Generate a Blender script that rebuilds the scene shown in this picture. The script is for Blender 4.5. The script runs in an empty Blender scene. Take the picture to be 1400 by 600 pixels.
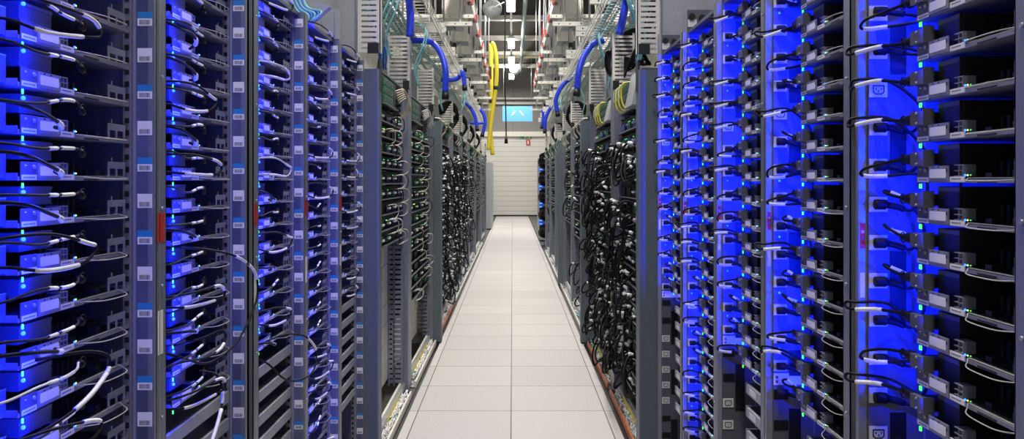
import bpy, math, random
from mathutils import Vector, Matrix

scene = bpy.context.scene
COL = scene.collection
H = 1.487            # lens height
F = 1059.0           # focal length in pixels of the 1400 x 600 frame
VX, VY = 700.7, 246.5
PITCH = 0.0734       # tray spacing
rng = random.Random(7)

# ------------------------------------------------------------------ materials
def mat(name, col, rough=0.5, metal=0.0, noise=0.0, scale=20.0, emit=None, strength=0.0, stretch=None, spec=0.5):
    m = bpy.data.materials.new(name); m.use_nodes = True
    nt = m.node_tree; b = nt.nodes['Principled BSDF']
    b.inputs['Base Color'].default_value = (*col, 1)
    b.inputs['Roughness'].default_value = rough
    b.inputs['Metallic'].default_value = metal
    b.inputs['Specular IOR Level'].default_value = spec
    if noise:
        tc = nt.nodes.new('ShaderNodeTexCoord'); mp = nt.nodes.new('ShaderNodeMapping')
        if stretch: mp.inputs['Scale'].default_value = stretch
        n = nt.nodes.new('ShaderNodeTexNoise'); n.inputs['Scale'].default_value = scale; n.inputs['Detail'].default_value = 4
        r = nt.nodes.new('ShaderNodeValToRGB')
        r.color_ramp.elements[0].position = .3; r.color_ramp.elements[1].position = .7
        r.color_ramp.elements[0].color = (*[c * (1 - noise) for c in col], 1)
        r.color_ramp.elements[1].color = (*[min(1, c * (1 + noise)) for c in col], 1)
        nt.links.new(tc.outputs['Object'], mp.inputs['Vector']); nt.links.new(mp.outputs['Vector'], n.inputs['Vector'])
        nt.links.new(n.outputs['Fac'], r.inputs['Fac']); nt.links.new(r.outputs['Color'], b.inputs['Base Color'])
    if emit:
        b.inputs['Emission Color'].default_value = (*emit, 1); b.inputs['Emission Strength'].default_value = strength
    return m

M = {
 'steel':   mat('galvanised_steel', (.42, .44, .48), .38, .55, .12, 30, stretch=(1, 1, .15)),
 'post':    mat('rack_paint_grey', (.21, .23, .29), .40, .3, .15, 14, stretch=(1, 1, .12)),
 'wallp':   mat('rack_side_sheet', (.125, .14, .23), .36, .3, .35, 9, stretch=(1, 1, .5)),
 'slate':   mat('slate_panel_paint', (.125, .16, .185), .5, .1, .08, 60),
 'slate2':  mat('light_panel_paint', (.40, .42, .45), .5, .15, .06, 40),
 'tray':    mat('tray_sheet_steel', (.30, .31, .36), .4, .4, .1, 40),
 'dark':    mat('dark_sheet', (.012, .012, .016), .6, .0),
 'board':   mat('circuit_board', (.012, .03, .03), .5, 0, .5, 90),
 'comp':    mat('dark_components', (.022, .022, .028), .5, .1, .4, 60),
 'psu':     mat('power_supply_case', (.12, .125, .155), .45, .3, .1, 40),
 'inlet':   mat('inlet_housing', (.10, .10, .10), .5, .2),
 'black':   mat('black_plastic', (.008, .008, .009), .45),
 'cable':   mat('black_cable_jacket', (.004, .004, .005), .55, spec=.22),
 'white':   mat('white_label', (.88, .88, .88), .6),
 'bar':     mat('label_print', (.12, .12, .14), .7),
 'labblue': mat('blue_label', (.03, .25, .62), .5),
 'red':     mat('red_plastic', (.55, .03, .02), .45),
 'lead':    mat('white_cable_jacket', (.62, .62, .60), .45),
 'cream':   mat('cream_cable_jacket', (.60, .52, .36), .45),
 'handle':  mat('handle_plastic', (.40, .39, .37), .4),
 'pdu':     mat('power_strip_case', (.105, .11, .14), .5, .0, .05, 25),
 'socket':  mat('socket_plate', (.75, .75, .74), .5),
 'strut':   mat('cream_strut_paint', (.76, .74, .68), .5, .1, .08, 20),
 'wire':    mat('zinc_wire', (.70, .69, .64), .4, .1),
 'hose':    mat('blue_hose_jacket', (.01, .045, .72), .42, 0, .15, 140, stretch=(1, 1, .2)),
 'teal':    mat('teal_fibre_jacket', (.20, .55, .60), .45, 0, .25, 120),
 'yellow':  mat('yellow_hose_jacket', (.80, .66, .04), .45),
 'orange':  mat('orange_strip', (.55, .16, .06), .5, 0, .2, 25),
 'green':   mat('green_module', (.03, .22, .10), .45, 0, .4, 70),
 'bluemod': mat('blue_module', (.04, .12, .55), .45),
 'busway':  mat('busway_white', (.80, .78, .74), .4),
 'box':     mat('junction_box_grey', (.36, .37, .39), .45, .2),
 'exit':    mat('exit_sign_green', (.02, .28, .10), .5),
 'tealdk':  mat('dark_teal_units', (.015, .07, .09), .5, 0, .4, 60),
 'concrete':mat('under_floor', (.10, .10, .10), .8),
 'led_blue':  mat('blue_diode', (.05, .15, 1), .4, emit=(.012, .10, 1.0), strength=6),
 'led_greens': mat('small_green_diode', (.1, 1, .2), .4, emit=(.08, 1.0, .16), strength=1.4),
 'led_green': mat('green_diode', (.1, 1, .1), .4, emit=(.05, 1.0, .08), strength=2.6),
 'led_lime':  mat('lime_diode', (.7, 1, .1), .4, emit=(.75, 1.0, .15), strength=2.0),
 'lamp':      mat('lamp_diffuser', (1, 1, 1), .4, emit=(1, .95, .86), strength=34),
 'screen':    mat('sign_panel_blue', (.10, .36, .75), .35, emit=(.10, .40, .88), strength=.45),
 'screenw':   mat('sign_arrow_white', (.9, .9, .9), .4, emit=(.9, .95, 1), strength=.5),
}

def floor_material():
    m = bpy.data.materials.new('raised_floor_tiles'); m.use_nodes = True
    nt = m.node_tree; b = nt.nodes['Principled BSDF']; L = nt.links.new
    tc = nt.nodes.new('ShaderNodeTexCoord'); sx = nt.nodes.new('ShaderNodeSeparateXYZ'); L(tc.outputs['Object'], sx.inputs[0])
    def math_(op, a, bb=None):
        n = nt.nodes.new('ShaderNodeMath'); n.operation = op
        for i, v in enumerate((a, bb)):
            if v is None: continue
            if isinstance(v, (int, float)): n.inputs[i].default_value = v
            else: L(v, n.inputs[i])
        return n.outputs[0]
    u = math_('DIVIDE', math_('ADD', sx.outputs['X'], 60.009), .6)
    v = math_('DIVIDE', math_('ADD', sx.outputs['Y'], 59.8), .6)
    fu, fv = math_('FRACT', u), math_('FRACT', v)
    def near(f, w):
        d = math_('MINIMUM', f, math_('SUBTRACT', 1.0, f)); return math_('LESS_THAN', d, w)
    seam = math_('MAXIMUM', near(fu, .0055), near(fv, .0055))
    cx = nt.nodes.new('ShaderNodeCombineXYZ'); L(math_('FLOOR', u), cx.inputs[0]); L(math_('FLOOR', v), cx.inputs[1])
    wn = nt.nodes.new('ShaderNodeTexWhiteNoise'); wn.noise_dimensions = '2D'; L(cx.outputs[0], wn.inputs['Vector'])
    n = nt.nodes.new('ShaderNodeTexNoise'); n.inputs['Scale'].default_value = 55; n.inputs['Detail'].default_value = 6; L(tc.outputs['Object'], n.inputs['Vector'])
    val = math_('ADD', math_('MULTIPLY', wn.outputs['Value'], .07), math_('MULTIPLY', n.outputs['Fac'], .16))
    val = math_('ADD', val, .44)
    cc = nt.nodes.new('ShaderNodeCombineColor')
    L(math_('MULTIPLY', val, 1.0), cc.inputs[0]); L(math_('MULTIPLY', val, .965), cc.inputs[1]); L(math_('MULTIPLY', val, .95), cc.inputs[2])
    mx = nt.nodes.new('ShaderNodeMix'); mx.data_type = 'RGBA'
    L(seam, mx.inputs['Factor']); L(cc.outputs[0], mx.inputs['A']); mx.inputs['B'].default_value = (.10, .08, .065, 1)
    L(mx.outputs['Result'], b.inputs['Base Color']); b.inputs['Roughness'].default_value = .56
    b.inputs['Specular IOR Level'].default_value = .32
    return m

def ribbed_wall_material(name, col, dark, axis, period, width):
    m = bpy.data.materials.new(name); m.use_nodes = True
    nt = m.node_tree; b = nt.nodes['Principled BSDF']; L = nt.links.new
    tc = nt.nodes.new('ShaderNodeTexCoord'); sx = nt.nodes.new('ShaderNodeSeparateXYZ'); L(tc.outputs['Object'], sx.inputs[0])
    a = nt.nodes.new('ShaderNodeMath'); a.operation = 'DIVIDE'; L(sx.outputs[axis], a.inputs[0]); a.inputs[1].default_value = period
    f = nt.nodes.new('ShaderNodeMath'); f.operation = 'FRACT'; L(a.outputs[0], f.inputs[0])
    g = nt.nodes.new('ShaderNodeMath'); g.operation = 'LESS_THAN'; L(f.outputs[0], g.inputs[0]); g.inputs[1].default_value = width
    n = nt.nodes.new('ShaderNodeTexNoise'); n.inputs['Scale'].default_value = .8; L(tc.outputs['Object'], n.inputs['Vector'])
    r = nt.nodes.new('ShaderNodeValToRGB'); L(n.outputs['Fac'], r.inputs['Fac'])
    r.color_ramp.elements[0].color = (*[c * .88 for c in col], 1); r.color_ramp.elements[1].color = (*col, 1)
    mx = nt.nodes.new('ShaderNodeMix'); mx.data_type = 'RGBA'
    L(g.outputs[0], mx.inputs['Factor']); L(r.outputs['Color'], mx.inputs['A']); mx.inputs['B'].default_value = (*dark, 1)
    L(mx.outputs['Result'], b.inputs['Base Color']); b.inputs['Roughness'].default_value = .5
    return m

M['beam'] = mat('beam_paint_brown', (.085, .08, .07), .6, 0, .2, 3)
M['pipe'] = mat('pipe_grey', (.20, .27, .28), .45)
M['floor'] = floor_material()
M['shutter'] = ribbed_wall_material('ribbed_shutter', (.74, .72, .69), (.52, .51, .49), 'Z', .205, .13)
M['upwall'] = ribbed_wall_material('upper_wall_sheets', (.27, .26, .25), (.19, .19, .19), 'X', 1.15, .03)
M['deck'] = ribbed_wall_material('ceiling_deck', (.115, .11, .10), (.06, .06, .055), 'Y', .8, .35)
M['sidewall'] = mat('side_wall_paint', (.78, .77, .73), .6, 0, .1, 2)

# ------------------------------------------------------------------ mesh builder
class MB:
    def __init__(s): s.v = []; s.f = []; s.m = []; s.sm = []; s.keys = []
    def _k(s, k):
        if k not in s.keys: s.keys.append(k)
        return s.keys.index(k)
    def face(s, idx, k, smooth=False): s.f.append(idx); s.m.append(s._k(k)); s.sm.append(smooth)
    def box(s, x0, x1, y0, y1, z0, z1, k):
        if x0 > x1: x0, x1 = x1, x0
        if y0 > y1: y0, y1 = y1, y0
        if z0 > z1: z0, z1 = z1, z0
        b = len(s.v)
        s.v += [(x0,y0,z0),(x1,y0,z0),(x1,y1,z0),(x0,y1,z0),(x0,y0,z1),(x1,y0,z1),(x1,y1,z1),(x0,y1,z1)]
        for q in ((0,3,2,1),(4,5,6,7),(0,1,5,4),(1,2,6,5),(2,3,7,6),(3,0,4,7)): s.face([b+i for i in q], k)
        return s
    def prism(s, poly, axis, a0, a1, k):
        """poly: 2D outline in the two other axes, extruded along axis."""
        n = len(poly); b = len(s.v)
        for a in (a0, a1):
            for p, q in poly:
                s.v.append({'x': (a, p, q), 'y': (p, a, q), 'z': (p, q, a)}[axis])
        s.face([b+i for i in range(n)][::-1], k); s.face([b+n+i for i in range(n)], k)
        for i in range(n):
            j = (i+1) % n; s.face([b+i, b+j, b+n+j, b+n+i], k)
        return s
    def tube(s, pts, r, k, seg=6, closed=False):
        P = [Vector(p) for p in pts]; n = len(P); R = r if isinstance(r, (list, tuple)) else [r]*n
        T = []
        for i in range(n):
            a = P[(i-1) % n] if closed else P[max(0, i-1)]; c = P[(i+1) % n] if closed else P[min(n-1, i+1)]
            t = c - a; T.append(t.normalized() if t.length > 1e-9 else Vector((0,0,1)))
        up = Vector((0,0,1)) if abs(T[0].z) < .9 else Vector((1,0,0))
        N = (up - T[0]*up.dot(T[0])).normalized(); b = len(s.v)
        for i in range(n):
            N = N - T[i]*N.dot(T[i])
            N = N.normalized() if N.length > 1e-6 else T[i].orthogonal().normalized()
            B = T[i].cross(N)
            for j in range(seg):
                a = 2*math.pi*j/seg
                s.v.append(tuple(P[i] + (N*math.cos(a) + B*math.sin(a))*R[i]))
        for i in range(n if closed else n-1):
            i2 = (i+1) % n
            for j in range(seg):
                j2 = (j+1) % seg
                s.face([b+i*seg+j, b+i*seg+j2, b+i2*seg+j2, b+i2*seg+j], k, True)
        if not closed:
            s.face([b+j for j in range(seg)][::-1], k); s.face([b+(n-1)*seg+j for j in range(seg)], k)
        return s
    def ball(s, c, r, k, n=6):
        pts = []
        for i in range(n+1):
            t = math.pi*i/n; pts.append((-r*math.cos(t), max(r*math.sin(t), r*.02)))
        return s.tube([(c[0], c[1], c[2]+h) for h, _ in pts], [q for _, q in pts], k, 8)
    def cyl(s, c, axis, r, h, k, seg=20):
        c = Vector(c); d = {'x': Vector((1,0,0)), 'y': Vector((0,1,0)), 'z': Vector((0,0,1))}[axis]
        return s.tube([c - d*h/2, c + d*h/2], r, k, seg)
    def mesh(s, name):
        me = bpy.data.meshes.new(name); me.from_pydata(s.v, [], s.f)
        for k in s.keys: me.materials.append(M[k])
        me.polygons.foreach_set('material_index', s.m); me.polygons.foreach_set('use_smooth', s.sm)
        me.update(); return me
    def build(s, name, parent=None):
        o = bpy.data.objects.new(name, s.mesh(name)); COL.objects.link(o)
        if parent is not None: o.parent = parent
        return o

def spline(pts, n=8):
    P = [Vector(p) for p in pts]; out = []
    P = [P[0]*2 - P[1]] + P + [P[-1]*2 - P[-2]]
    for i in range(1, len(P)-2):
        for j in range(n):
            t = j/n; a, b, c, d = P[i-1], P[i], P[i+1], P[i+2]
            out.append(.5*((2*b) + (c-a)*t + (2*a-5*b+4*c-d)*t*t + (3*b-a-3*c+d)*t**3))
    out.append(P[-2]); return out

def tag(o, label, cat, group=None, kind=None):
    if label: o['label'] = label
    if cat: o['category'] = cat
    if group: o['group'] = group
    if kind: o['kind'] = kind
    return o
def empty(name, label, cat, loc=(0,0,0), rz=0.0, group=None):
    o = bpy.data.objects.new(name, None); COL.objects.link(o); o.empty_display_size = .05
    o.location = loc; o.rotation_euler = (0, 0, rz); return tag(o, label, cat, group)
KIDS = {}
def part(mb, name, parent, label=None):
    o = mb.build(name, parent); KIDS.setdefault(parent.name, []).append(o)
    if label: o['label'] = label
    return o
def copy_tree(o, parent=None):
    c = o.copy(); COL.objects.link(c)
    if parent is not None: c.parent = parent
    for ch in KIDS.get(o.name, []):
        d = copy_tree(ch, c); KIDS.setdefault(c.name, []).append(d)
    return c
def structure(mb, name):
    o = mb.build(name); o['kind'] = 'structure'; return o
def project(x, y, z): return VX + F*x/y, VY - F*(z-H)/y

ORD = ['zeroth','first','second','third','fourth','fifth','sixth','seventh','eighth','ninth','tenth','eleventh','twelfth','thirteenth','fourteenth','fifteenth','sixteenth','seventeenth','eighteenth','nineteenth','twentieth']
def nth(i):
    if i <= 20: return ORD[i]
    return {2: 'twenty-', 3: 'thirty-'}[i//10] + ORD[i % 10] if i % 10 else {3: 'thirtieth', 4: 'fortieth'}[i//10]

# ------------------------------------------------------------------ the room
def room():
    structure(MB().box(-.664, .644, -3, 32.2, -.04, 0, 'floor'), 'floor')
    structure(MB().box(-4.6, 4.6, -3, 32.2, -.16, -.10, 'concrete'), 'floor_slab')
    structure(MB().box(-.690, -.664, -3, 32.2, -.03, -.015, 'black'), 'gap_shade_2'); structure(MB().box(.644, .670, -3, 32.2, -.03, -.015, 'black'), 'gap_shade_3')  # black strips paint the shade inside the gap along the floor edge
    for s, nm in ((-1, 'left'), (1, 'right')):
        a = .690 if s < 0 else .670
        structure(MB().box(s*a, s*4.6, -3, 32.2, -.04, -.002, 'concrete'), 'floor_' + nm)
        structure(MB().box(s*4.6, s*4.7, -3, 32.3, -.1, 6.4, 'sidewall'), 'wall_' + nm)
    structure(MB().box(-4.6, 4.6, 32.1, 32.3, 3.46, 6.4, 'upwall'), 'wall_back')
    structure(MB().box(-4.6, 4.6, 32.1, 32.3, -.1, 3.30, 'shutter'), 'door_1')
    structure(MB().box(-4.6, 4.6, 31.95, 32.25, 3.30, 3.50, 'strut'), 'trim_1')
    structure(MB().box(-4.6, 4.6, 32.02, 32.1, 0, .06, 'dark'), 'baseboard_back')
    structure(MB().box(-4.6, 4.6, -3.1, -3, -.1, 6.4, 'sidewall'), 'wall_front')
    structure(MB().box(-4.7, 4.7, -3.1, 32.3, 6.35, 6.5, 'deck'), 'ceiling')
    for i, y in enumerate((6.3, 9.2, 12.1, 15.0, 17.9, 20.8, 23.7, 26.6, 29.5)):
        mb = MB().box(-4.6, 4.6, y-.10, y+.10, 5.78, 5.90, 'strut').box(-4.6, 4.6, y-.02, y+.02, 5.90, 6.33, 'beam').box(-4.6, 4.6, y-.14, y+.14, 6.33, 6.35, 'beam').box(-4.6, 4.6, y+1.40, y+1.52, 6.22, 6.35, 'beam').box(-4.6, 4.6, y+.70, y+.74, 6.10, 6.35, 'beam')
        o = structure(mb, 'ceiling_beam')
room()

# ------------------------------------------------------------------ blue racks
XL, XR = .723, .700
LEFT = [(1.036,1.570),(1.571,2.105),(2.160,2.694),(2.694,3.228),(3.234,3.768)]
RIGHT = [(1.046,1.580),(1.606,2.150),(2.152,2.664),(2.664,3.191),(3.200,3.738)]
RANK = ['nearest', 'second', 'third', 'fourth', 'fifth']
RADL, RADR = math.pi/2, -math.pi/2
def rack_origin(side, i):
    if side < 0: return (-XL, LEFT[i][0], 0), RADL, LEFT[i][1]-LEFT[i][0]
    return (XR, RIGHT[i][1], 0), RADR, RIGHT[i][1]-RIGHT[i][0]
def to_world(loc, rz, p):
    c, s = math.cos(rz), math.sin(rz)
    return (loc[0] + c*p[0] - s*p[1], loc[1] + s*p[0] + c*p[1], loc[2] + p[2])

def label_mesh(blue):
    mb = MB(); t = .0006
    mb.box(-t, 0, 0, .0297, 0, .0150 if blue else .0285, 'white')
    if blue: mb.box(-t, 0, 0, .0297, .0150, .0285, 'labblue')
    x = .0045
    r = random.Random(3)
    while x < .0250:
        w = r.choice((.0005, .0008, .0013)); mb.box(-t-.0002, -t, x, min(x+w, .0262), .0028, .0120, 'bar'); x += w + r.choice((.0005, .0009))
    return mb
LABELS = [label_mesh(True).mesh('barcode_label'), label_mesh(False).mesh('barcode_label')]

def blue_rack(side, i):
    loc, rz, w = rack_origin(side, i)
    nm = 'left' if side < 0 else 'right'
    t = empty('server_rack', f'grey open-fronted rack, {"" if i == 0 else ""}{RANK[i]} blue-lit rack of the {nm} row', 'rack', loc, rz, 'blue-lit racks along the aisle')
    top = 2.07 if side < 0 else 2.10
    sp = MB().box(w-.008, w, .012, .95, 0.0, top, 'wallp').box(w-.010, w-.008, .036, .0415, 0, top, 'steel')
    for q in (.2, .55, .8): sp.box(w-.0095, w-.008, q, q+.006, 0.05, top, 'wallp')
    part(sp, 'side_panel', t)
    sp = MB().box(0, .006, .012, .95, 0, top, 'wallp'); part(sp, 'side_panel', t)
    # aisle-facing posts: folded edges with a return lip
    if side < 0:
        p = MB().box(0, .046, 0, .0025, 0, top, 'post').box(0, .003, 0, .03, 0, top, 'post').box(.0435, .046, 0, .014, 0, top, 'post').box(.014, .0165, -.0008, 0, 0, top, 'steel')
        for z in (.3, .72, 1.0, 1.27, 1.43, 1.70, 1.95): p.cyl((.024, -.002, z), 'y', .0035, .004, 'steel', 10)
        part(p, 'front_post', t)
        p = MB().box(w-.008, w+.0045, 0, .012, 0, top, 'post'); part(p, 'front_edge', t)
        st = MB().box(.006, .038, -.0008, 0, 1.36, 1.42, 'red'); part(st, 'sticker', t, 'red warning sticker on the front post')
        st = MB().box(.008, .030, -.0008, 0, 1.13, 1.22, 'white'); part(st, 'sticker', t, 'white paper sticker on the front post')
    else:
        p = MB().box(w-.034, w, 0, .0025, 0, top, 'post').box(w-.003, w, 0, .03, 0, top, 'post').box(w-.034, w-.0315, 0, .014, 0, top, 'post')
        for z in (.3, .72, 1.0, 1.27, 1.43, 1.70, 1.95): p.cyl((w-.016, -.002, z), 'y', .0035, .004, 'steel', 10)
        part(p, 'front_post', t)
        p = MB().box(0, .012, 0, .0165, 0, 2.19, 'post').box(.012, .0132, .0, .0165, 0, 2.19, 'steel'); part(p, 'front_edge', t)
        st = MB().box(.0132, .014, .003, .013, 1.35, 1.40, 'red').box(.014, .0143, .005, .011, 1.365, 1.372, 'bar').box(.014, .0143, .005, .011, 1.38, 1.386, 'cream'); part(st, 'sticker', t, 'red warning sticker on the post')
        st = MB().box(.0132, .014, .003, .0125, 1.25, 1.30, 'white'); part(st, 'sticker', t, 'white paper sticker on the post')
    # slotted tray rail
    x1 = w-.010 if side < 0 else w-.010
    rl = MB().box(x1-.004, x1, .043, .060, .05, top, 'tray')
    z = .06
    while z < top-.03:
        rl.box(x1-.0046, x1-.004, .047, .056, z, z+.011, 'dark'); z += PITCH/3
    part(rl, 'slotted_rail', t)
    bk = MB().box(.006, w-.008, .93, .95, .02, top, 'dark').box(.006, w-.008, .02, .95, top-.012, top, 'wallp').box(.006, w-.008, .05, .95, 0, .05, 'dark')
    part(bk, 'back_panel', t)
    if side < 0:
        for j in range(-19, 9):
            z = 1.519 + PITCH*j - .01425
            px, py = project(-XL, LEFT[i][1], z)
            if z + .03 > top or z < .1 or py < -25 or py > 620: continue
            o = bpy.data.objects.new('barcode_label', LABELS[0 if j % 2 == 0 else 1]); COL.objects.link(o)
            o.parent = t; o.location = (w-.008, .0035, z)
            o['label'] = 'blue and white barcode label' if j % 2 == 0 else 'white barcode label'
    return t

for i in range(5):
    blue_rack(-1, i); blue_rack(1, i)

# ------------------------------------------------------------------ trays
def tray_proto(side, lite):
    t = empty('server_tray', None, None)
    e = .508
    b = MB().box(.16, e, .042, .60, 0, .0015, 'tray').box(.16, e, .0412, .0428, 0, .0062, 'tray').box(.16, .1615, .042, .6, 0, .012, 'tray').box(e-.0015, e, .042, .6, 0, .012, 'tray')
    b.box(.345, .395, .0408, .0412, .0005, .0035, 'dark')
    part(b, 'base_tray', t)
    ear = MB().box(.165, .206, .0395, .0412, .0, .030, 'psu').cyl((.196, .038, .022), 'y', .0032, .004, 'steel', 8).cyl((.176, .039, .024), 'y', .0014, .002, 'white', 6)
    part(ear, 'mounting_ear', t)
    lp = MB().box(.206, .268, .0375, .0398, .003, .029, 'tray')
    for q in (.222, .240): lp.cyl((q, .037, .0262), 'y', .0012, .0015, 'dark', 6)
    lp.box(.2625, .2655, .0370, .0376, .018, .024, 'dark')
    lp = part(lp, 'label_plate', t)
    lb = MB().prism([(.211,.0095),(.2125,.008),(.2605,.0080),(.262,.0095),(.262,.0220),(.2605,.0235),(.2125,.0235),(.211,.022)], 'y', .0368, .0375, 'white')
    part(lb, 'paper_label', lp)
    s1 = MB().box(.1665, .2045, .0388, .0395, .0012, .0095, 'white')
    for q in range(9): s1.box(.171+q*.0034, .173+q*.0034, .0386, .0388, .0038, .0062, 'bar')
    part(s1, 'name_strip', t, 'small white printed strip')
    s2 = MB().box(.270, .312, .0395, .0412, .0015, .0105, 'white')
    for q in range(6): s2.box(.276+q*.0045, .279+q*.0045, .0392, .0395, .0055, .0075, 'bar')
    part(s2, 'name_strip', t, 'small white printed strip')
    h = MB().tube(spline([(.318,.042,.0075),(.334,.032,.006),(.362,.014,.0035),(.41,.010,.003),(.445,.014,.0035),(.468,.036,.006),(.474,.042,.0075)], 4), .0011, 'handle', 6)
    h.box(.318, .474, .0425, .046, .0075, .0088, 'handle')
    part(h, 'pull_handle', t)
    br = MB().box(.432, .497, .0435, .0450, .023, .036, 'tray').box(.432, .4385, .0435, .0450, .004, .023, 'tray').box(.461, .467, .0435, .0450, .004, .023, 'tray').box(.490, .497, .0435, .0450, .004, .023, 'tray').box(.445, .448, .0437, .0449, .036, .044, 'tray').box(.4385, .49, .0435, .0450, .004, .007, 'tray')
    part(br, 'cable_bracket', t)
    ld = MB().ball((.3135, .040, .0125), .0018, 'led_blue').ball((.319, .041, .0125), .0014, 'led_lime').ball((.324, .043, .0125), .0011, 'led_greens')
    part(ld, 'status_light', t, 'tiny blue and lime status diodes')
    gl = MB().box(.170, .1755, .040, .0425, -.0105, -.0025, 'led_green') if side > 0 else MB().box(.171, .1732, .040, .0425, -.0115, -.0035, 'led_greens'); part(gl, 'status_light', t, 'green status diode under the tray lip')
    if not lite:
        us = MB()
        for z0, z1 in ((.0105,.0122),(.0195,.0210),(.0290,.0305)): us.box(.275, .300, .044, .066, z0, z1, 'tray')
        us.box(.2985, .300, .044, .066, .0105, .0305, 'tray').box(.287, .2885, .044, .066, .0105, .0305, 'tray').box(.275, .2985, .05, .066, .0122, .029, 'dark')
        part(us, 'port_block', t)
        cb = MB().box(.166, e-.006, .055, .56, .006, .008, 'board')
        for q in range(7): cb.box(.31+q*.017, .318+q*.017, .10, .23, .008, .036, 'comp')
        cb.box(.20, .26, .30, .42, .008, .04, 'comp').box(.33, .42, .30, .44, .008, .034, 'comp').box(.44, .49, .09, .18, .008, .02, 'comp').box(.335, .352, .06, .075, .008, .016, 'comp').box(.41, .425, .055, .07, .008, .020, 'comp')
        part(cb, 'circuit_board', t)
    if side < 0:
        ps = MB().box(.186, .272, .056, .24, .034, .064, 'psu').box(.186, .272, .0545, .056, .058, .064, 'psu')
        part(ps, 'power_supply', t)
        pb = MB().box(.022, .158, .058, .24, .004, .046, 'psu').box(.022, .158, .0575, .058, .0455, .0475, 'tray')
        for q in range(9):
            for p in range(2): pb.box(.032+q*.0135, .0355+q*.0135, .0574, .058, .014+p*.016, .0175+p*.016, 'dark')
        part(pb, 'power_block', t)
        g = MB().ball((.172, .040, .0555), .0034, 'led_blue'); part(g, 'indicator', t, 'bright blue diode')
    else:
        ps = MB().box(.158, .204, .030, .044, .030, .0545, 'inlet').box(.2035, .2062, .028, .048, .028, .0585, 'psu').box(.162, .200, .044, .11, .032, .052, 'dark').cyl((.181, .029, .0515), 'y', .0022, .003, 'steel', 8).cyl((.181, .029, .0335), 'y', .0018, .003, 'steel', 8)
        part(ps, 'power_inlet', t)
        part(MB().box(.2065, .272, .055, .24, .0095, .0665, 'dark').box(.2065, .272, .0545, .055, .058, .0655, 'inlet'), 'power_supply', t)  # black body sized to block the blue-lit wall behind it
        dk = MB().box(.212, .498, .24, .56, .010, .067, 'dark').box(.36, .425, .232, .24, .034, .056, 'psu').box(.23, .29, .236, .24, .020, .050, 'comp').box(.44, .48, .234, .24, .018, .040, 'comp'); part(dk, 'dark_closure', t)  # dark block enlarged to keep blue light out of the tray interior
    return t

PROTO = {}
TRAYS = {}
def place_trays():
    for side in (-1, 1):
        for i in range(5):
            loc, rz, w = rack_origin(side, i)
            lo = -18 if i == 3 else -7
            if side > 0 and i in (1, 2): lo = -8
            ks = []
            for k in range(9, lo-1, -1):
                z = (1.4865 if side < 0 else 1.483) + PITCH*k
                if z + PITCH > (2.09 if side < 0 else 2.13) or z < .1: continue
                pts = [project(*to_world(loc, rz, (x, .042, z + dz))) for x in (.17, .50) for dz in (.0, .03)]
                if all(p[1] < -6 or p[1] > 606 for p in pts): continue
                ks.append((k, z))
            for n, (k, z) in enumerate(ks):
                key = (side, i > 2)
                lab = f'server tray {nth(n+1)} from the top of the picture in the {RANK[i]} {"left" if side < 0 else "right"} rack'
                if key not in PROTO: t = PROTO[key] = tray_proto(*key)
                else: t = copy_tree(PROTO[key])
                t.location = (loc[0], loc[1], z); t.rotation_euler = (0, 0, rz)
                tag(t, lab, 'server tray', 'server trays in the blue-lit racks')
                TRAYS.setdefault((side, i), []).append((n+1, z))
            # empty slots below the last tray
            if i in (1, 2, 4):
                zlow = ks[-1][1]; n = 0
                for q in range(1, 8):
                    z = zlow - PITCH*q - .01
                    p = [project(*to_world(loc, rz, (x, .045, z + .015))) for x in (.03, .5)]
                    if all(v[1] > 612 for v in p): continue
                    n += 1
                    fb = empty('filler_bar', f'bare metal filler bar {nth(n)} below the trays in the {RANK[i]} {"left" if side < 0 else "right"} rack', 'filler bar', (loc[0], loc[1], z), rz, 'filler bars under the trays')
                    x0 = .03 if side < 0 else .21
                    part(MB().box(x0, w-.014, .042, .0445, 0, .030, 'slate2').box(x0, w-.014, .0445, .10, .0, .002, 'slate2').box(x0, w-.014, .0445, .052, .028, .030, 'slate2'), 'front_lip', fb)
                    part(MB().box(x0+.03, x0+.09, .0412, .042, .006, .024, 'white' if side > 0 or q % 2 else 'labblue'), 'paper_label', fb)
                    if side > 0: part(MB().box(x0-.012, x0, .042, .14, 0, .032, 'slate'), 'end_bracket', fb)
place_trays()

# ------------------------------------------------------------------ power strips on the far walls of the right row
def socket_mb(y, z, empty_one):
    mb = MB().box(.0205, .0235, y, y+.036, z, z+.030, 'socket')
    if empty_one:
        o = [(y+.006, z+.010), (y+.011, z+.005), (y+.025, z+.005), (y+.030, z+.010), (y+.030, z+.024), (y+.006, z+.024)]
        i_ = [(y+.0085, z+.0112), (y+.0122, z+.0075), (y+.0238, z+.0075), (y+.0275, z+.0112), (y+.0275, z+.0215), (y+.0085, z+.0215)]
        n = 6; b = len(mb.v)
        mb.v += [(.0240, p, q) for p, q in o] + [(.0240, p, q) for p, q in i_]
        for a in range(n): mb.face([b+a, b+(a+1) % n, b+n+(a+1) % n, b+n+a], 'black')
        for p, q in ((.0118, .0165), (.0172, .0115), (.0226, .0165)): mb.box(.0236, .0242, y+p, y+p+.0017, z+q-.0025, z+q+.0025, 'black')
    return mb
SOCKETS = {}
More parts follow.
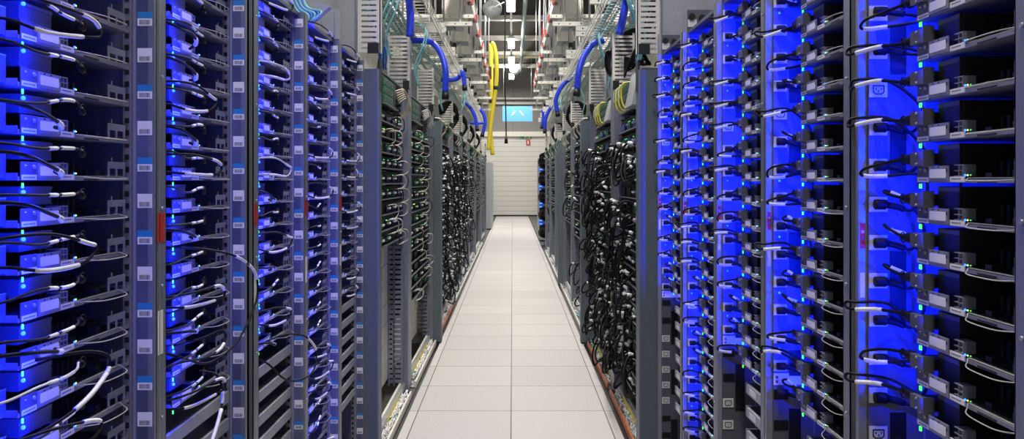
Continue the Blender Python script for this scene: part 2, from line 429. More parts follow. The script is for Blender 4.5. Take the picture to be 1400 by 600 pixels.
def power_strip(i):
    loc, rz, w = rack_origin(1, i)
    t = empty('power_strip', f'vertical power strip with sockets on the far wall of the {RANK[i]} right rack', 'power strip', loc, rz, 'power strips of the right row')
    ztop = 2.185
    part(MB().box(.0125, .0205, .017, .20, .03, ztop, 'pdu').box(.0205, .0215, .128, .131, .03, ztop, 'steel'), 'housing', t)
    lit_low = .10 if i == 3 else .93
    for z0, z1 in ((1.965, 2.03), (1.70, 1.80), (1.50, 1.60), (1.20, 1.345), (.95, 1.02), (.70, .86), (.46, .58), (.20, .34)):
        part(MB().box(.0205, .0225, .060, .092, z0, z1, 'black').box(.0225, .0232, .065, .087, z0+.01, z0+.02, 'dark'), 'breaker', t)
    for z0 in (.885, .80, .33, .25):
        if i != 3: part(MB().box(.0205, .0222, .018, .058, z0, z0+.028, 'black'), 'breaker', t)
    zs = []; z = 2.13
    if i > 1: part(MB().cyl((.026, .033, 2.155), 'x', .014, .010, 'black', 14).cyl((.026, .075, 2.15), 'x', .014, .010, 'black', 14), 'dial', t, 'two black round plugs')
    k = 0
    while z > .16:
        if z - .02 < lit_low and i in (1, 2, 4) and not (.40 < z < .73):
            z -= .0247; continue
        free = z < lit_low or (k % 9 == 6)
        dz = .0741 if z < lit_low else .0768
        part(socket_mb(.0175, z-.015, free), 'socket', t, 'empty white socket' if free else None)
        if not free:
            zs.append(z)
            if i > 0 and k % 2 == 0: part(MB().ball((.0225, .033, z-.030), .0028, 'led_blue'), 'indicator', t, 'blue diode under the socket')
        z -= dz; k += 1
    part(MB().box(.0205, .0212, .018, .10, lit_low - .005, lit_low + .027, 'white').box(.0212, .0216, .023, .030, lit_low, lit_low+.008, 'bar').box(.0212, .0216, .023, .030, lit_low+.012, lit_low+.02, 'bar'), 'paper_label', t)
    SOCKETS[i] = zs
for i in range(5): power_strip(i)

# ------------------------------------------------------------------ cords in the blue racks
PLUG = 3.3
def sub(path, a, b): return path[int(a*(len(path)-1)):int(b*(len(path)-1))+1]
def cord(name, label, loc, rz, pts, r, jacket, tags=(), plugs=(), group=None, cat='cord', n=6, seg=6, ring=None):
    o0 = Vector(pts[0]); path = [p - o0 for p in spline(pts, n)]
    c, s = math.cos(rz), math.sin(rz)
    t = MB().tube(path, r, jacket, seg).build(name)
    t.location = to_world(loc, rz, pts[0]); t.rotation_euler = (0, 0, rz); tag(t, label, cat, group)
    for a, b in tags:
        q = sub(path, a, b)
        if len(q) > 1: part(MB().tube(q, r*1.45, 'white', seg), 'tag', t, 'white sleeve tag')
    for a, b, k in plugs:
        q = sub(path, a, b)
        if len(q) > 1:
            m = len(q); f = PLUG if k != 'white' else 1.7
            part(MB().tube(q, [r*f*(1 if j < m*.55 else .6) if a < .5 else r*f*(.6 if j < m*.45 else 1) for j in range(m)], k, 8), 'plug', t, None)
    if ring:
        ce = Vector(ring) - o0; m = 14
        part(MB().tube([ce + Vector((math.cos(2*math.pi*j/m)*.0095, 0, math.sin(2*math.pi*j/m)*.0095)) for j in range(m)], .0012, 'cable', 5, True), 'cable_tie', t)
    return t

def left_cords():
    for (side, i), rows in TRAYS.items():
        if side > 0: continue
        loc, rz, w = rack_origin(-1, i)
        for n, z in rows:
            j = lambda a: rng.uniform(-a, a)
            kinds = (['A', rng.choice('BBC')] if rng.random() < .75 else ['A']) if i < 2 else [rng.choice('ABC')] if i == 2 else [rng.choice('AC')]
            for kd in kinds:
                where = f'the {nth(n)} tray of the {RANK[i]} left rack'
                if kd == 'A':
                    a = j(.006)
                    pts = [(.315,.030,z+.047),(.300,.026,z+.053),(.27,.012,z+.053+a),(.22,.004,z+.052+a),(.14,-.004,z+.050-a),(.06,.002,z+.052+j(.012)),(.025,.05,z+.05)]
                    cord('tray_cable', 'thin tagged black cord running level across ' + where, loc, rz, pts, .0022, 'lead' if rng.random() < .04 else 'cable', [(.40,.54),(.56,.62)], [(.0,.16,'cable')], 'cords across the left trays', ring=(.318,.028,z+.050))
                elif kd == 'B':
                    a = j(.008)
                    pts = [(.035,.04,z+.045+a),(.075,.010,z+.042),(.12,-.002,z+.036),(.165,-.004,z+.030+a),(.205,.002,z+.021+a),(.232,.016,z+.016+a),(.245,.034,z+.015)]
                    cord('tray_cable', 'thick slack black cord with end tag at ' + where, loc, rz, pts, .0033, 'cable', [(.62,.84)], (), 'cords across the left trays')
                else:
                    a = j(.010); q = rng.uniform(.20, .27)
                    pts = [(.03,.04,z+.05),(.08,.005,z+.056+a),(.15,-.020,z+.056+a),(q,-.032,z+.045),(q+.020,-.034,z+.028+a),(q-.01,-.030,z+.014),(.15,-.010,z+.012+j(.006)),(.11,.020,z+.018),(.09,.05,z+.02)]
                    cord('tray_cable', 'black cord looping out before ' + where, loc, rz, pts, .0026, 'cable' if rng.random() < .94 else 'lead', [(.34,.44),(.66,.80)], (), 'cords across the left trays')
    loc, rz, w = rack_origin(-1, 1)
    cord('looping_cable', 'long black cord sweeping in a wide loop in front of the second left rack', loc, rz,
         [(.18,.03,1.335),(.24,-.01,1.325),(.34,-.04,1.30),(.44,-.05,1.255),(.475,-.05,1.20),(.44,-.05,1.15),(.34,-.04,1.085),(.22,-.02,1.065),(.12,.0,1.10),(.06,.03,1.13)], .0028, 'cable', [(.24,.29),(.30,.40)], (), 'long looping cords')
    cord('looping_cable', 'black cord with white tag dropping across the filler bars of the second left rack', loc, rz,
         [(.29,.03,1.03),(.30,-.01,1.015),(.28,-.03,.965),(.22,-.035,.905),(.15,-.03,.85),(.09,-.01,.82),(.05,.03,.80)], .0030, 'cable', [(.30,.38),(.40,.62)], (), 'long looping cords')
    cord('looping_cable', 'black cord arching low over the tray edge of the second left rack', loc, rz,
         [(.03,.03,1.09),(.10,-.01,1.095),(.18,-.025,1.085),(.25,-.035,1.09),(.285,-.035,1.11),(.27,-.03,1.13),(.20,-.01,1.125),(.15,.03,1.12)], .0026, 'cable', [(.40,.5)], (), 'long looping cords')
    loc, rz, w = rack_origin(-1, 0)
    cord('looping_cable', 'long black cord looping down at the bottom of the nearest left rack', loc, rz,
         [(.20,.04,1.20),(.27,.0,1.198),(.305,-.02,1.185),(.315,-.02,1.165),(.30,-.02,1.15),(.25,-.02,1.128),(.20,-.01,1.110),(.15,.02,1.09)], .0028, 'cable', [(.46,.55),(.57,.82)], (), 'long looping cords')
    loc, rz, w = rack_origin(-1, 2)
    cord('looping_cable', 'long black cord hanging in a round loop before the third left rack', loc, rz,
         [(.15,.03,1.0),(.26,-.01,1.005),(.37,-.04,.98),(.47,-.05,.925),(.50,-.05,.88),(.46,-.05,.845),(.36,-.04,.84),(.24,-.02,.87),(.14,.0,.94),(.06,.03,.99)], .0030, 'cable', [(.26,.38)], (), 'long looping cords')
left_cords()

def right_cords():
    for i in range(5):
        loc, rz, w = rack_origin(1, i)
        zs = SOCKETS[i][:]
        for n, z in TRAYS[(1, i)]:
            j = lambda a: rng.uniform(-a, a)
            tgt = min(zs, key=lambda s: abs(s - (z+.02))) if zs else z
            if zs and abs(tgt - z) < .12: zs.remove(tgt)
            else: tgt = z + .01
            kd = rng.choice('abc'); a = j(.008)
            head = [(.156,.048,z+.043),(.128,.046,z+.043),(.105,.043,z+.044)]
            tail = [(.050,.090,tgt-.010),(.042,.062,tgt-.004),(.038,.040,tgt),(.036,.022,tgt)]
            if kd == 'a':
                mid = [(.055,.020,z+.046+a),(.018,-.008,z+.040+a),(.002,-.018+a,z+.040),(-.002,-.016+a,z+.050),(.015,-.004,z+.054+a),(.05,.05,z+.050),(.075,.10,(z+tgt)/2+.01)]
            elif kd == 'b':
                mid = [(.075,.030,z+.050+a),(.058,.030,z+.056+a),(.062,.045,z+.052),(.085,.07,z+.030+a),(.075,.10,(z+tgt)/2+.004)]
            else:
                mid = [(.070,.025,z+.038+a),(.040,.000,z+.028+a),(.028,.0,z+.014),(.05,.03,z+.012),(.09,.085,z+.016+a),(.075,.105,(z+tgt)/2)]
            pts = head + mid + tail
            ln = len(pts)-1
            cord('power_cable', f'black power cord from the {nth(n)} tray to the power strip, {RANK[i]} right rack', loc, rz, pts, .0031, 'cable',
                 [(.44,.52)] if kd != 'a' else [(.22,.32)], [(0, 2/ln, 'cable'), (1-2.5/ln, 1.0, 'cable')], 'power cords of the right row', ring=(.112,.040,z+.043))
            if kd == 'c' and i < 3:
                pass
right_cords()

# ------------------------------------------------------------------ blue light of the diodes and of added fill spots
def blue_light(p, e, d=None, angle=150):
    L = bpy.data.lights.new('diode_or_fill_light', 'SPOT' if d else 'POINT'); L.energy = e; L.color = (.0, .010, 1.0); L.shadow_soft_size = 0.0
    o = bpy.data.objects.new('diode_or_fill_light', L); o.location = p; COL.objects.link(o)
    if d:
        L.spot_size = math.radians(angle); L.spot_blend = .5
        o.rotation_euler = Vector(d).to_track_quat('-Z', 'Y').to_euler()
def turn(rz, d): return (math.cos(rz)*d[0]-math.sin(rz)*d[1], math.sin(rz)*d[0]+math.cos(rz)*d[1], d[2])
BL, BR = .85, 2.5
for (side, i), rows in TRAYS.items():
    loc, rz, w = rack_origin(side, i)
    for n, z in rows:
        if side < 0:
            blue_light(to_world(loc, rz, (.172, .020, z+.0555)), BL*.8, turn(rz, (-.25, 1, -.05)), 165)
            blue_light(to_world(loc, rz, (.185, .008, z+.0555)), .30 if i < 4 else .06)
            blue_light(to_world(loc, rz, (.10, .03, z+.058)), BL*1.2, turn(rz, (.1, 1, -.3)), 165)  # added fill spot, no diode sits here
        else:
            blue_light(to_world(loc, rz, (.150, .085, z+.064)), BR, turn(rz, (-1, .30, .0)), 122)  # added spot that washes the power strip blue, no diode sits here
            blue_light(to_world(loc, rz, (.20, .02, z+.050)), BR*.014, turn(rz, (.15, 1, -.35)), 160)  # weak fill spot added for the tray fronts

# ------------------------------------------------------------------ network racks further down
def comb_mb(x, d0, d1, z0, z1, k='strut', dark='dark', step=.027):
    """camera-facing comb plate in the plane x (local), with finger slots"""
    mb = MB().box(x-.004, x+.004, d0, d0+.012, z0, z1, k).box(x-.004, x+.004, d1-.010, d1, z0, z1, k)
    z = z0
    while z < z1 - .004:
        mb.box(x-.004, x+.004, d0+.012, d1-.010, z, min(z1, z+step*.62), k); z += step
    mb.box(x-.001, x+.003, d0+.012, d1-.010, z0, z1, dark) if False else None
    mb.box(x-.004, x+.03, d1-.004, d1, z0, z1, k).box(x-.004, x+.03, d0, d0+.004, z0, z1, k)
    return mb

def facing(side, wx):
    """local frame of a rack front on one side: near side coordinate -> local"""
    return RADL if side < 0 else RADR

class Bay:
    """a bay between depths y0 and y1 on one side; P(u, d, z): u metres from its near end, d inward from the front plane"""
    def __init__(s, side, X, y0, y1): s.side, s.X, s.y0, s.y1 = side, X, y0, y1; s.w = y1-y0
    def W(s, u, d, z): return (s.side*(s.X+d), s.y0+u, z)
    def box(s, mb, u0, u1, d0, d1, z0, z1, k):
        a, b = s.W(u0, d0, z0), s.W(u1, d1, z1); mb.box(a[0], b[0], a[1], b[1], z0, z1, k); return mb

def shift(mb, o): mb.v = [(x-o[0], y-o[1], z-o[2]) for x, y, z in mb.v]; return mb
def wpart(mb, name, parent, label=None): return part(shift(mb, parent.location), name, parent, label)

def rack_frame(side, X, y0, y1, label, panel_in, name='network_rack', top=2.10, blank_top=.9, post_d=.035, combs=True, tall=2.5, blank='strut', plen=.16):
    b = Bay(side, X, y0, y1)
    t = empty(name, label, 'rack', (side*X, y0, 0), 0, 'open racks beyond the blue racks')
    # far post: aisle-facing flange with a comb behind it
    wpart(b.box(MB(), b.w-.02, b.w+plen, 0, post_d, .03, top+.38, 'post'), 'front_post', t)
    m = MB(); z = .10
    zt = blank_top if blank_top else top-.3
    xw = b.w-.045
    b.box(m, xw-.012, xw, .03, .045, .08, top, 'post'); b.box(m, xw-.012, xw, .088, .096, .08, top, 'post'); b.box(m, xw-.012, xw, .122, .132, .08, top, 'post')
    while z < top-.03:
        b.box(m, xw-.012, xw, .045, .122, z, z+.021, 'post'); z += .034
    wpart(m, 'cable_comb', t)
    wpart(b.box(b.box(MB(), 0, b.w, .18, .19, .03, top, 'dark'), 0, b.w, .02, .9, top, top+.012, 'slate'), 'back_panel', t)
    wpart(b.box(b.box(MB(), 0, b.w, .02, .05, .05, .09, 'steel'), 0, b.w, .05, .06, .05, .075, 'orange'), 'bottom_rail', t)
    if y0 < 6: wpart(b.box(MB(), .22, b.w-.30, .0185, .02, .05, .088, 'yellow'), 'sticker', t, 'yellow strip on the bottom rail')
    if blank_top:
        m = MB(); z = .13
        while z < blank_top-.02:
            b.box(m, 0, xw-.005, .135, .145, z, min(z+.127, blank_top), blank); z += .1315
        wpart(m, 'blanking_panel', t)
    if combs:
        m = MB(); xx = b.w-.03
        z = top+.03
        b.box(m, xx-.006, xx, -.01, .004, z, tall, 'strut'); b.box(m, xx-.006, xx, .125, .14, z, tall, 'strut')
        b.box(m, xx, xx+.03, -.01, -.006, z, tall, 'strut')
        while z < tall-.01:
            b.box(m, xx-.006, xx, .004, .125, z, z+.016, 'strut'); z += .028
        wpart(m, 'upper_comb', t)
        wpart(b.box(MB(), xx-.03, xx-.006, -.012, .03, top+.01, top+.07, 'black'), 'strap', t, 'black strap at the comb foot')
    return b, t

def end_panel(side, xi, xo, y, label, top=2.03, tall=3.1, comb=True):
    t = empty('end_upright', label, 'panel', (side*xi, y, 0), 0, 'protruding end panels of the rack rows')
    S = lambda mb, x0, x1, y0, y1, z0, z1, k: mb.box(side*x0, side*x1, y0, y1, z0, z1, k)
    m = MB(); S(m, xi, xo+.02, y, y+.10, .012, top, 'slate'); wpart(m, 'column', t)
    m = MB(); S(m, xi-.003, xi+.006, y-.004, y+.012, .02, top, 'post'); wpart(m, 'edge_trim', t)
    m = MB(); S(m, xi+.004, xo, y+.004, y+.09, 0, .012, 'black'); wpart(m, 'foot', t)  # black slab stands in for the shadow in the gap under the column
    m = MB(); S(m, xo+.02, 1.75, y, y+.012, .0, tall, 'slate2'); S(m, xo+.012, xo+.02, y-.004, y+.03, top-.02, tall, 'post'); wpart(m, 'side_sheet', t)
    if comb:
        m = MB(); z = top+.08; y1 = y
        S(m, xi-.01, xi+.008, y1, y1+.008, z, 2.75, 'strut'); S(m, xo-.012, xo+.006, y1, y1+.008, z, 2.75, 'strut'); S(m, xi-.01, xi-.006, y1, y1+.05, z, 2.75, 'strut')
        while z < 2.74:
            S(m, xi+.008, xo-.012, y1, y1+.008, z, z+.0165, 'strut'); z += .0262
        wpart(m, 'upper_comb', t)
        m = MB(); S(m, xi-.004, xi+.05, y-.012, y, top+.075, top+.125, 'black'); wpart(m, 'strap', t, 'black strap at the comb foot')
        m = MB(); S(m, xi-.004, xi+.006, y+.02, y+.09, top-.10, top+.05, 'dark'); wpart(m, 'hinge_plate', t)
    return t
end_panel(-1, .654, .748, 3.772, 'slate grey end panel standing past the fifth left blue rack')
end_panel(1, .622, .716, 3.80, 'slate grey end panel standing past the fifth right blue rack')
end_panel(-1, .650, .750, 7.08, 'second slate grey end panel of the left row, beside the tangled black cords', comb=False, tall=2.5)
end_panel(1, .622, .716, 7.05, 'second slate grey end panel of the right row, behind the tangled black cords', comb=False, tall=2.5)

XNL, XNR = .720, .700
def unit_mb(b, u0, u1, z, h, style, r):
    """one rack unit: (name, MB) parts"""
    out = []
    ch = MB(); b.box(ch, u0, u1, .050, .17, z+.006, z+h-.012, 'tealdk' if style == 'teal' else 'dark'); out.append(('chassis', ch))
    lip = MB(); b.box(lip, u0, u1, .020, .17, z, z+.005, 'dark'); b.box(lip, u0, u1, .019, .021, z, z+.008, 'tray'); out.append(('shelf_lip', lip))
    n = 4 if style != 'far' else 3
    for q in range(n):
        u = u0 + (u1-u0)*(q+.25)/n; du = (u1-u0)/n
        k = r.choice({'net': ['green', 'comp', 'comp'], 'teal': ['green', 'tealdk', 'comp'], 'blue': ['bluemod', 'green', 'bluemod'], 'messy': ['comp', 'green', 'comp'], 'far': ['comp', 'green', 'dark']}[style])
        pm = MB(); b.box(pm, u, u+du*.55, .040, .060, z+.016, z+h*.62, k)
        if r.random() < (.28 if style == 'messy' else .75): b.box(pm, u+du*.1, u+du*.30, .022, .042, z+h*.34, z+h*.34+.012, 'white')
        out.append(('port_module', pm))
    if style == 'messy': return out
    ld = MB()
    for q in range(3 if style != 'far' else 2):
        u = u0 + (u1-u0)*r.uniform(.1, .9)
        b.box(ld, u, u+.010, .036, .041, z+h*.6, z+h*.6+.004, r.choice(['led_greens', 'led_greens', 'led_lime']))
    out.append(('status_light', ld))
    return out

def fill_units(b, ztop, zbot, h, style_of, rackname, kind='network_switch', cat='switch', parts=True, u0=.02, grp='network units', lite=False):
    n = 0; z = ztop - h; us = []
    while z > zbot - 1e-6:
        n += 1; u1 = b.w-.065
        t = empty(kind, f'dark {cat}, {nth(n)} from top, {rackname}', cat, b.W(u0, .02, z), 0, grp)
        ps = unit_mb(b, u0, u1, z, h, style_of(n, z), rng)
        if lite:
            all_ = MB()
            for nm, m in ps:
                base = len(all_.v); all_.v += m.v
                for f, mi, sm in zip(m.f, m.m, m.sm): all_.face([base+q for q in f], m.keys[mi], sm)
            bpy.data.objects.remove(t)
            o = shift(all_, b.W(u0, .02, z)).build(kind); o.location = b.W(u0, .02, z)
            tag(o, f'dark {cat}, {nth(n)} from top, {rackname}', cat, grp)
        else:
            for nm, m in ps: wpart(m, nm, t)
        us.append(z); z -= h
    return us

def wcord(name, label, pts, r, jacket, tags=(), plugs=(), group=None, cat='cord', n=6, seg=6):
    return cord(name, label, (0, 0, 0), 0, pts, r, jacket, tags, plugs, group, cat, n, seg)

def patch_panel(b, u0, u1, z0, z1, label, side):
    t = empty('patch_bay', label, 'patch panel', b.W(u0, .0, z0), 0, 'patch panels on top of the open racks')
    wpart(b.box(b.box(MB(), u0, u1, .02, .16, z0, z1, 'comp'), u0, u1, .0, .02, z0-.004, z0, 'steel'), 'housing', t)
    for r_ in range(3):
        for c in range(4):
            u = u0+.02+(u1-u0-.04)*c/4*.72; z = z0+.012+(z1-z0-.02)*r_/3
            wpart(b.box(b.box(MB(), u, u+(u1-u0)*.15, .012, .02, z, z+(z1-z0)*.26, 'green'), u+.012, u+(u1-u0)*.15-.012, .009, .013, z+.010, z+(z1-z0)*.26-.010, 'psu'), 'port', t)
    return t

# --- left network bays A and B
bA, _ = rack_frame(-1, XNL, 4.36, 5.36, 'open grey network rack after the left slate end panel', .654, blank_top=1.05)
bB, _ = rack_frame(-1, XNL, 5.56, 7.00, 'open grey network rack before the second left end panel', .654, blank_top=.47, plen=.055)
uA = fill_units(bA, 1.915, 1.06, .0905, lambda n, z: 'net', 'rack just past the left slate end panel')
uB = fill_units(bB, 1.90, .50, .0935, lambda n, z: 'teal' if z > .9 else 'messy', 'rack before the second left end panel')
patch_panel(bA, .04, .55, 1.93, 2.09, 'green-edged patch panel above the switches of the left row', -1)
patch_panel(bB, .10, .70, 1.93, 2.09, 'smaller green patch panel on the second left open rack', -1)
def leads(b, us, rackname, per, jackets, grp):
    for n, z in enumerate(us):
        for q in range(per):
            u = b.w*rng.uniform(.2, .85); du = rng.uniform(.08, .18); s = rng.uniform(.03, .06)
            pts = [b.W(u, .045, z+.05), b.W(u+.02, .0, z+.06), b.W(u+du*.6, -s*.5, z+.045), b.W(u+du, -s*.4, z+.0), b.W(u+du*.8, .0, z-.025), b.W(u+du*.5, .03, z-.03)]
            wcord('patch_lead', f'pale patch lead looping beside the {nth(n+1)} unit of the {rackname}', pts, .0030, rng.choice(jackets), (), (), grp, 'cable', 4, 5)
leads(bA, uA, 'rack past the left slate panel', 3, ['cream', 'lead', 'lead', 'cable'], 'patch leads of the left network rack')
leads(bB, uB, 'second left open rack', 2, ['lead', 'cable', 'cream'], 'patch leads of the second left open rack')
for q in range(6):
    u = .55 + q*.03
    wcord('patch_lead', 'cream lead curving in a bunch beside the green-edged left patch panel', [bA.W(u-.10, .01, 2.04-q*.012), bA.W(u, -.03, 2.06-q*.008), bA.W(u+.09, -.045, 2.01-q*.01), bA.W(u+.12, -.03, 1.95), bA.W(u+.13, .01, 1.90)], .005, 'cream', (), (), 'cream leads by the left patch panel', 'cable', 5, 5)
    wcord('patch_lead', 'pale lead curving in a bunch beside the second left patch panel', [bB.W(u+.12, .01, 2.04-q*.012), bB.W(u+.22, -.03, 2.06-q*.008), bB.W(u+.31, -.045, 2.0-q*.01), bB.W(u+.33, -.02, 1.93)], .005, 'lead', (), (), 'pale leads by the second left patch panel', 'cable', 5, 5)

# --- right network bays A and B
cA, _ = rack_frame(1, XNR, 4.30, 5.36, 'open rack with tangled black cords after the right slate end panel', .622, blank_top=0)
cB, _ = rack_frame(1, XNR, 5.54, 6.98, 'open rack with tangled black cords before the second right end panel', .622, blank_top=0, plen=.045)
vA = fill_units(cA, 1.90, .14, .105, lambda n, z: 'blue' if n < 3 else 'messy', 'rack just past the right slate end panel', grp='units behind the tangled cords')
vB = fill_units(cB, 1.92, .14, .105, lambda n, z: 'blue' if n < 3 else 'messy', 'rack before the second right end panel', grp='units behind the tangled cords')
patch_panel(cA, .42, .86, 1.92, 2.10, 'patch panel with green and yellow leads on the first right open rack', 1)
patch_panel(cB, .30, .95, 1.93, 2.10, 'patch panel with green and yellow leads on the second right open rack', 1)
def hood(b, u0, u1, z0, z1, label):
    t = empty('sloped_box', label, 'box', b.W(u0, 0, z0), 0, 'sloped grey boxes on the right racks')
    s = b.side; m = MB()
    poly = [(b.X-.02, z0), (b.X+.16, z0), (b.X+.16, z1), (b.X+.02, z1)]
    m.prism([(s*p, q) for p, q in poly], 'y', b.y0+u0, b.y0+u1, 'slate2')
    wpart(m, 'body', t)
    wpart(b.box(MB(), u0-.012, u0, .02, .12, z0+.03, z1-.03, 'slate'), 'cover', t)
hood(cA, .12, .40, 1.92, 2.12, 'sloped slate grey box above the first right open rack')
hood(cB, .02, .26, 1.92, 2.08, 'sloped slate grey box above the second right open rack')
for q in range(9):
    for b, nm in ((cA, 'first'), (cB, 'second')):
        u = .44 + q*.045
        col = ('yellow', 'green', 'lead')[q % 3]
        wcord('patch_lead', f'{("yellow", "green", "white")[q % 3]} lead hanging over the patch panel of the {nm} right open rack',
              [b.W(u, .03, 2.09), b.W(u+.02, -.02, 2.08), b.W(u+.03, -.03, 2.02), b.W(u+.02, -.02, 1.95+.02*(q % 3)), b.W(u, .01, 1.92)], .005, col, (), (), f'leads over the {nm} right patch panel', 'cable', 4, 5)

def tangle(b, n, zr, out, side, label, grp, seed, urange=(.05, 1.0)):
    r = random.Random(seed)
    for q in range(n):
        z = r.uniform(*zr); u = b.w*r.uniform(*urange); du = r.uniform(-.30, .45); o = out*r.uniform(.5, 1.15); drop = r.uniform(.04, .20)
        pts = [b.W(u, .04, z), b.W(u+du*.15, -o*.5, z+.03), b.W(u+du*.4, -o, z-drop*.4), b.W(u+du*.65, -o*.9, z-drop), b.W(u+du*.9, -o*.3, z-drop*.8), b.W(u+du, .04, z-drop*.5)]
        tg = [(.12, .22)] if r.random() < .8 else []
        if r.random() < .3: tg.append((.8, .88))
        wcord('patch_cable', label, pts, .0072, 'cable', tg, [(0, .1, 'white')] if r.random() < .5 else (), grp, 'cord', 5, 5)
TR = 'black cord in the tangle spilling from the right row into the aisle'
tangle(cA, 78, (.25, 1.70), .075, 1, TR, 'tangled black cords of the right row', 11, (.1, .95))
tangle(cB, 70, (.22, 1.72), .085, 1, TR, 'tangled black cords of the right row', 12)
# coils hanging down along the aisle edge
r = random.Random(5)
for q in range(20):
    f = q/19; y = 7.0 - 2.0*f + r.uniform(-.1, .1); z = 1.62 - 1.35*f + r.uniform(-.08, .08); X = .70; rr = r.uniform(.07, .12)
    pts = [(X+.02, y+.15, z+.02)]
    for a in range(9):
        t_ = math.pi*(.1 + 1.75*a/8)
        pts.append((X-.03-.095*math.sin(t_*.55), y + .13*math.cos(t_), z - .03 + rr*.9*math.sin(t_)*-1 + .02))
    pts.append((X+.02, y+.10, z+.05))
    wcord('coiled_cable', 'black cord drooping in a round coil along the right aisle edge', pts, .0062, 'cable', [(.85, .93)] if q % 3 == 0 else (), (), 'coiled black cords at the right aisle edge', 'cord', 4, 6)

# --- far racks
def far_rack(side, X, y0, y1, rackname, zb, style, messy=0, seed=0, lite=True, h=.092):
    b, t = rack_frame(side, X, y0, y1, f'open grey rack, {rackname}', .65, blank_top=max(.2, zb-.02) if zb > .2 else 0, combs=True, blank='comp', name='server_rack', tall=2.42)
    fill_units(b, 1.96, zb, h, lambda n, z: style, rackname, kind='server_unit', cat='server', grp='server units in the far racks', lite=lite, u0=.03)
    m = 2.09
    r = random.Random(seed)
    for q in range(4):
        u = .1 + (b.w-.3)*q/4
        wcord('patch_lead', f'pale lead draped over the top of the {rackname}', [b.W(u, .02, 2.08), b.W(u+.05, -.03, 2.07), b.W(u+.12, -.04, 2.0), b.W(u+.12, 0, 1.94)], .008, r.choice(['lead', 'cream', 'green']), (), (), f'leads on top of the {rackname}', 'cable', 4, 5)
    if messy:
        tangle(b, messy, (.3, 1.8), .09, side, 'black cord in the tangle spilling from the ' + ('left' if side < 0 else 'right') + ' row into the aisle', 'tangled black cords of the ' + ('left' if side < 0 else 'right') + ' row', seed)
    return b
far_rack(-1, XNL, 7.25, 9.25, 'third open rack of the left row', .15, 'messy', 56, 21)
far_rack(-1, XNL, 9.45, 11.0, 'fourth open rack of the left row', .15, 'messy', 46, 22)
far_rack(-1, XNL, 11.2, 12.9, 'fifth open rack of the left row', .5, 'far', 14, 23)
far_rack(-1, XNL, 13.1, 15.1, 'sixth open rack of the left row', .75, 'far', 0, 24)
far_rack(-1, XNL, 15.3, 17.9, 'seventh open rack of the left row', .80, 'far', 0, 25)
far_rack(-1, XNL, 18.1, 21.0, 'eighth open rack of the left row', .85, 'far', 0, 26)
far_rack(1, XNR, 7.30, 9.20, 'third open rack of the right row', .85, 'far', 8, 31)
far_rack(1, XNR, 9.40, 10.7, 'fourth open rack of the right row', .90, 'far', 0, 32)
end_panel(1, .640, .716, 10.9, 'third and slimmest slate grey end panel of the right row', comb=False, tall=2.4)
far_rack(1, XNR, 11.1, 12.7, 'fifth open rack of the right row', .90, 'far', 0, 33)
far_rack(1, XNR, 12.9, 14.6, 'sixth open rack of the right row', .90, 'far', 0, 34)
far_rack(1, XNR, 14.8, 16.4, 'seventh open rack of the right row', .90, 'far', 0, 35)

# end cabinet left, blue-lit cabinet right with black cable bundles
t = empty('end_cabinet', 'pale lavender-grey closed cabinet at the far end of the left row', 'cabinet', (-.72, 23.4, 0))
wpart(MB().box(-.81, -.635, 23.4, 25.6, .03, 2.03, 'slate2').box(-1.7, -.81, 23.4, 25.6, .03, 2.03, 'slate2'), 'body', t)
wpart(MB().box(-.80, -.65, 23.43, 25.5, 0, .03, 'black'), 'foot', t)
wpart(MB().box(-.632, -.635, 23.46, 24.4, .08, 1.98, 'slate2').box(-.632, -.635, 24.45, 25.5, .08, 1.98, 'slate2'), 'door', t)
t = empty('end_cabinet', 'blue-lit cabinet with stacked units at the far end of the right row', 'cabinet', (.66, 18.9, 0))
wpart(MB().box(.66, 1.6, 18.9, 20.6, .03, 2.05, 'slate2'), 'body', t)
m = MB()
for q in range(22): m.box(.655, .84, 18.87, 18.9, .15+q*.083, .15+q*.083+.055, 'bluemod')  # blue base colour stands in for blue light on the fronts
wpart(m, 'unit_fronts', t, 'unit fronts coloured blue for the glow')
m = MB()
for q in range(22): m.box(.66, .72, 18.86, 18.87, .165+q*.083, .19+q*.083, 'led_blue')  # diode strips enlarged to make the cabinet look more brightly lit
wpart(m, 'status_light', t, 'row of blue diodes')
for q in range(5):
    z = 2.02 - q*.40
    t = empty('cable_bundle', f'black bulging cable bundle, {nth(q+1)} from the top at the far right cabinet', 'cable bundle', (.68, 17.6, z), 0, 'cable bundles at the far right cabinet')
    m = MB()
    for a in range(7):
        g = random.Random(q*10+a)
        m.tube(spline([(.80, 17.1, z-.05+.02*a), (.70-.01*a, 17.3, z+.02), (.625+.012*a, 17.6+.03*a, z-.10), (.66+.01*a, 17.9, z-.20), (.80, 18.1, z-.26)], 4), .045, 'cable', 6)
    wpart(m, 'cable_run', t)
    wpart(MB().box(.625, .75, 17.55, 17.62, z-.15, z-.05, 'black'), 'strap', t)

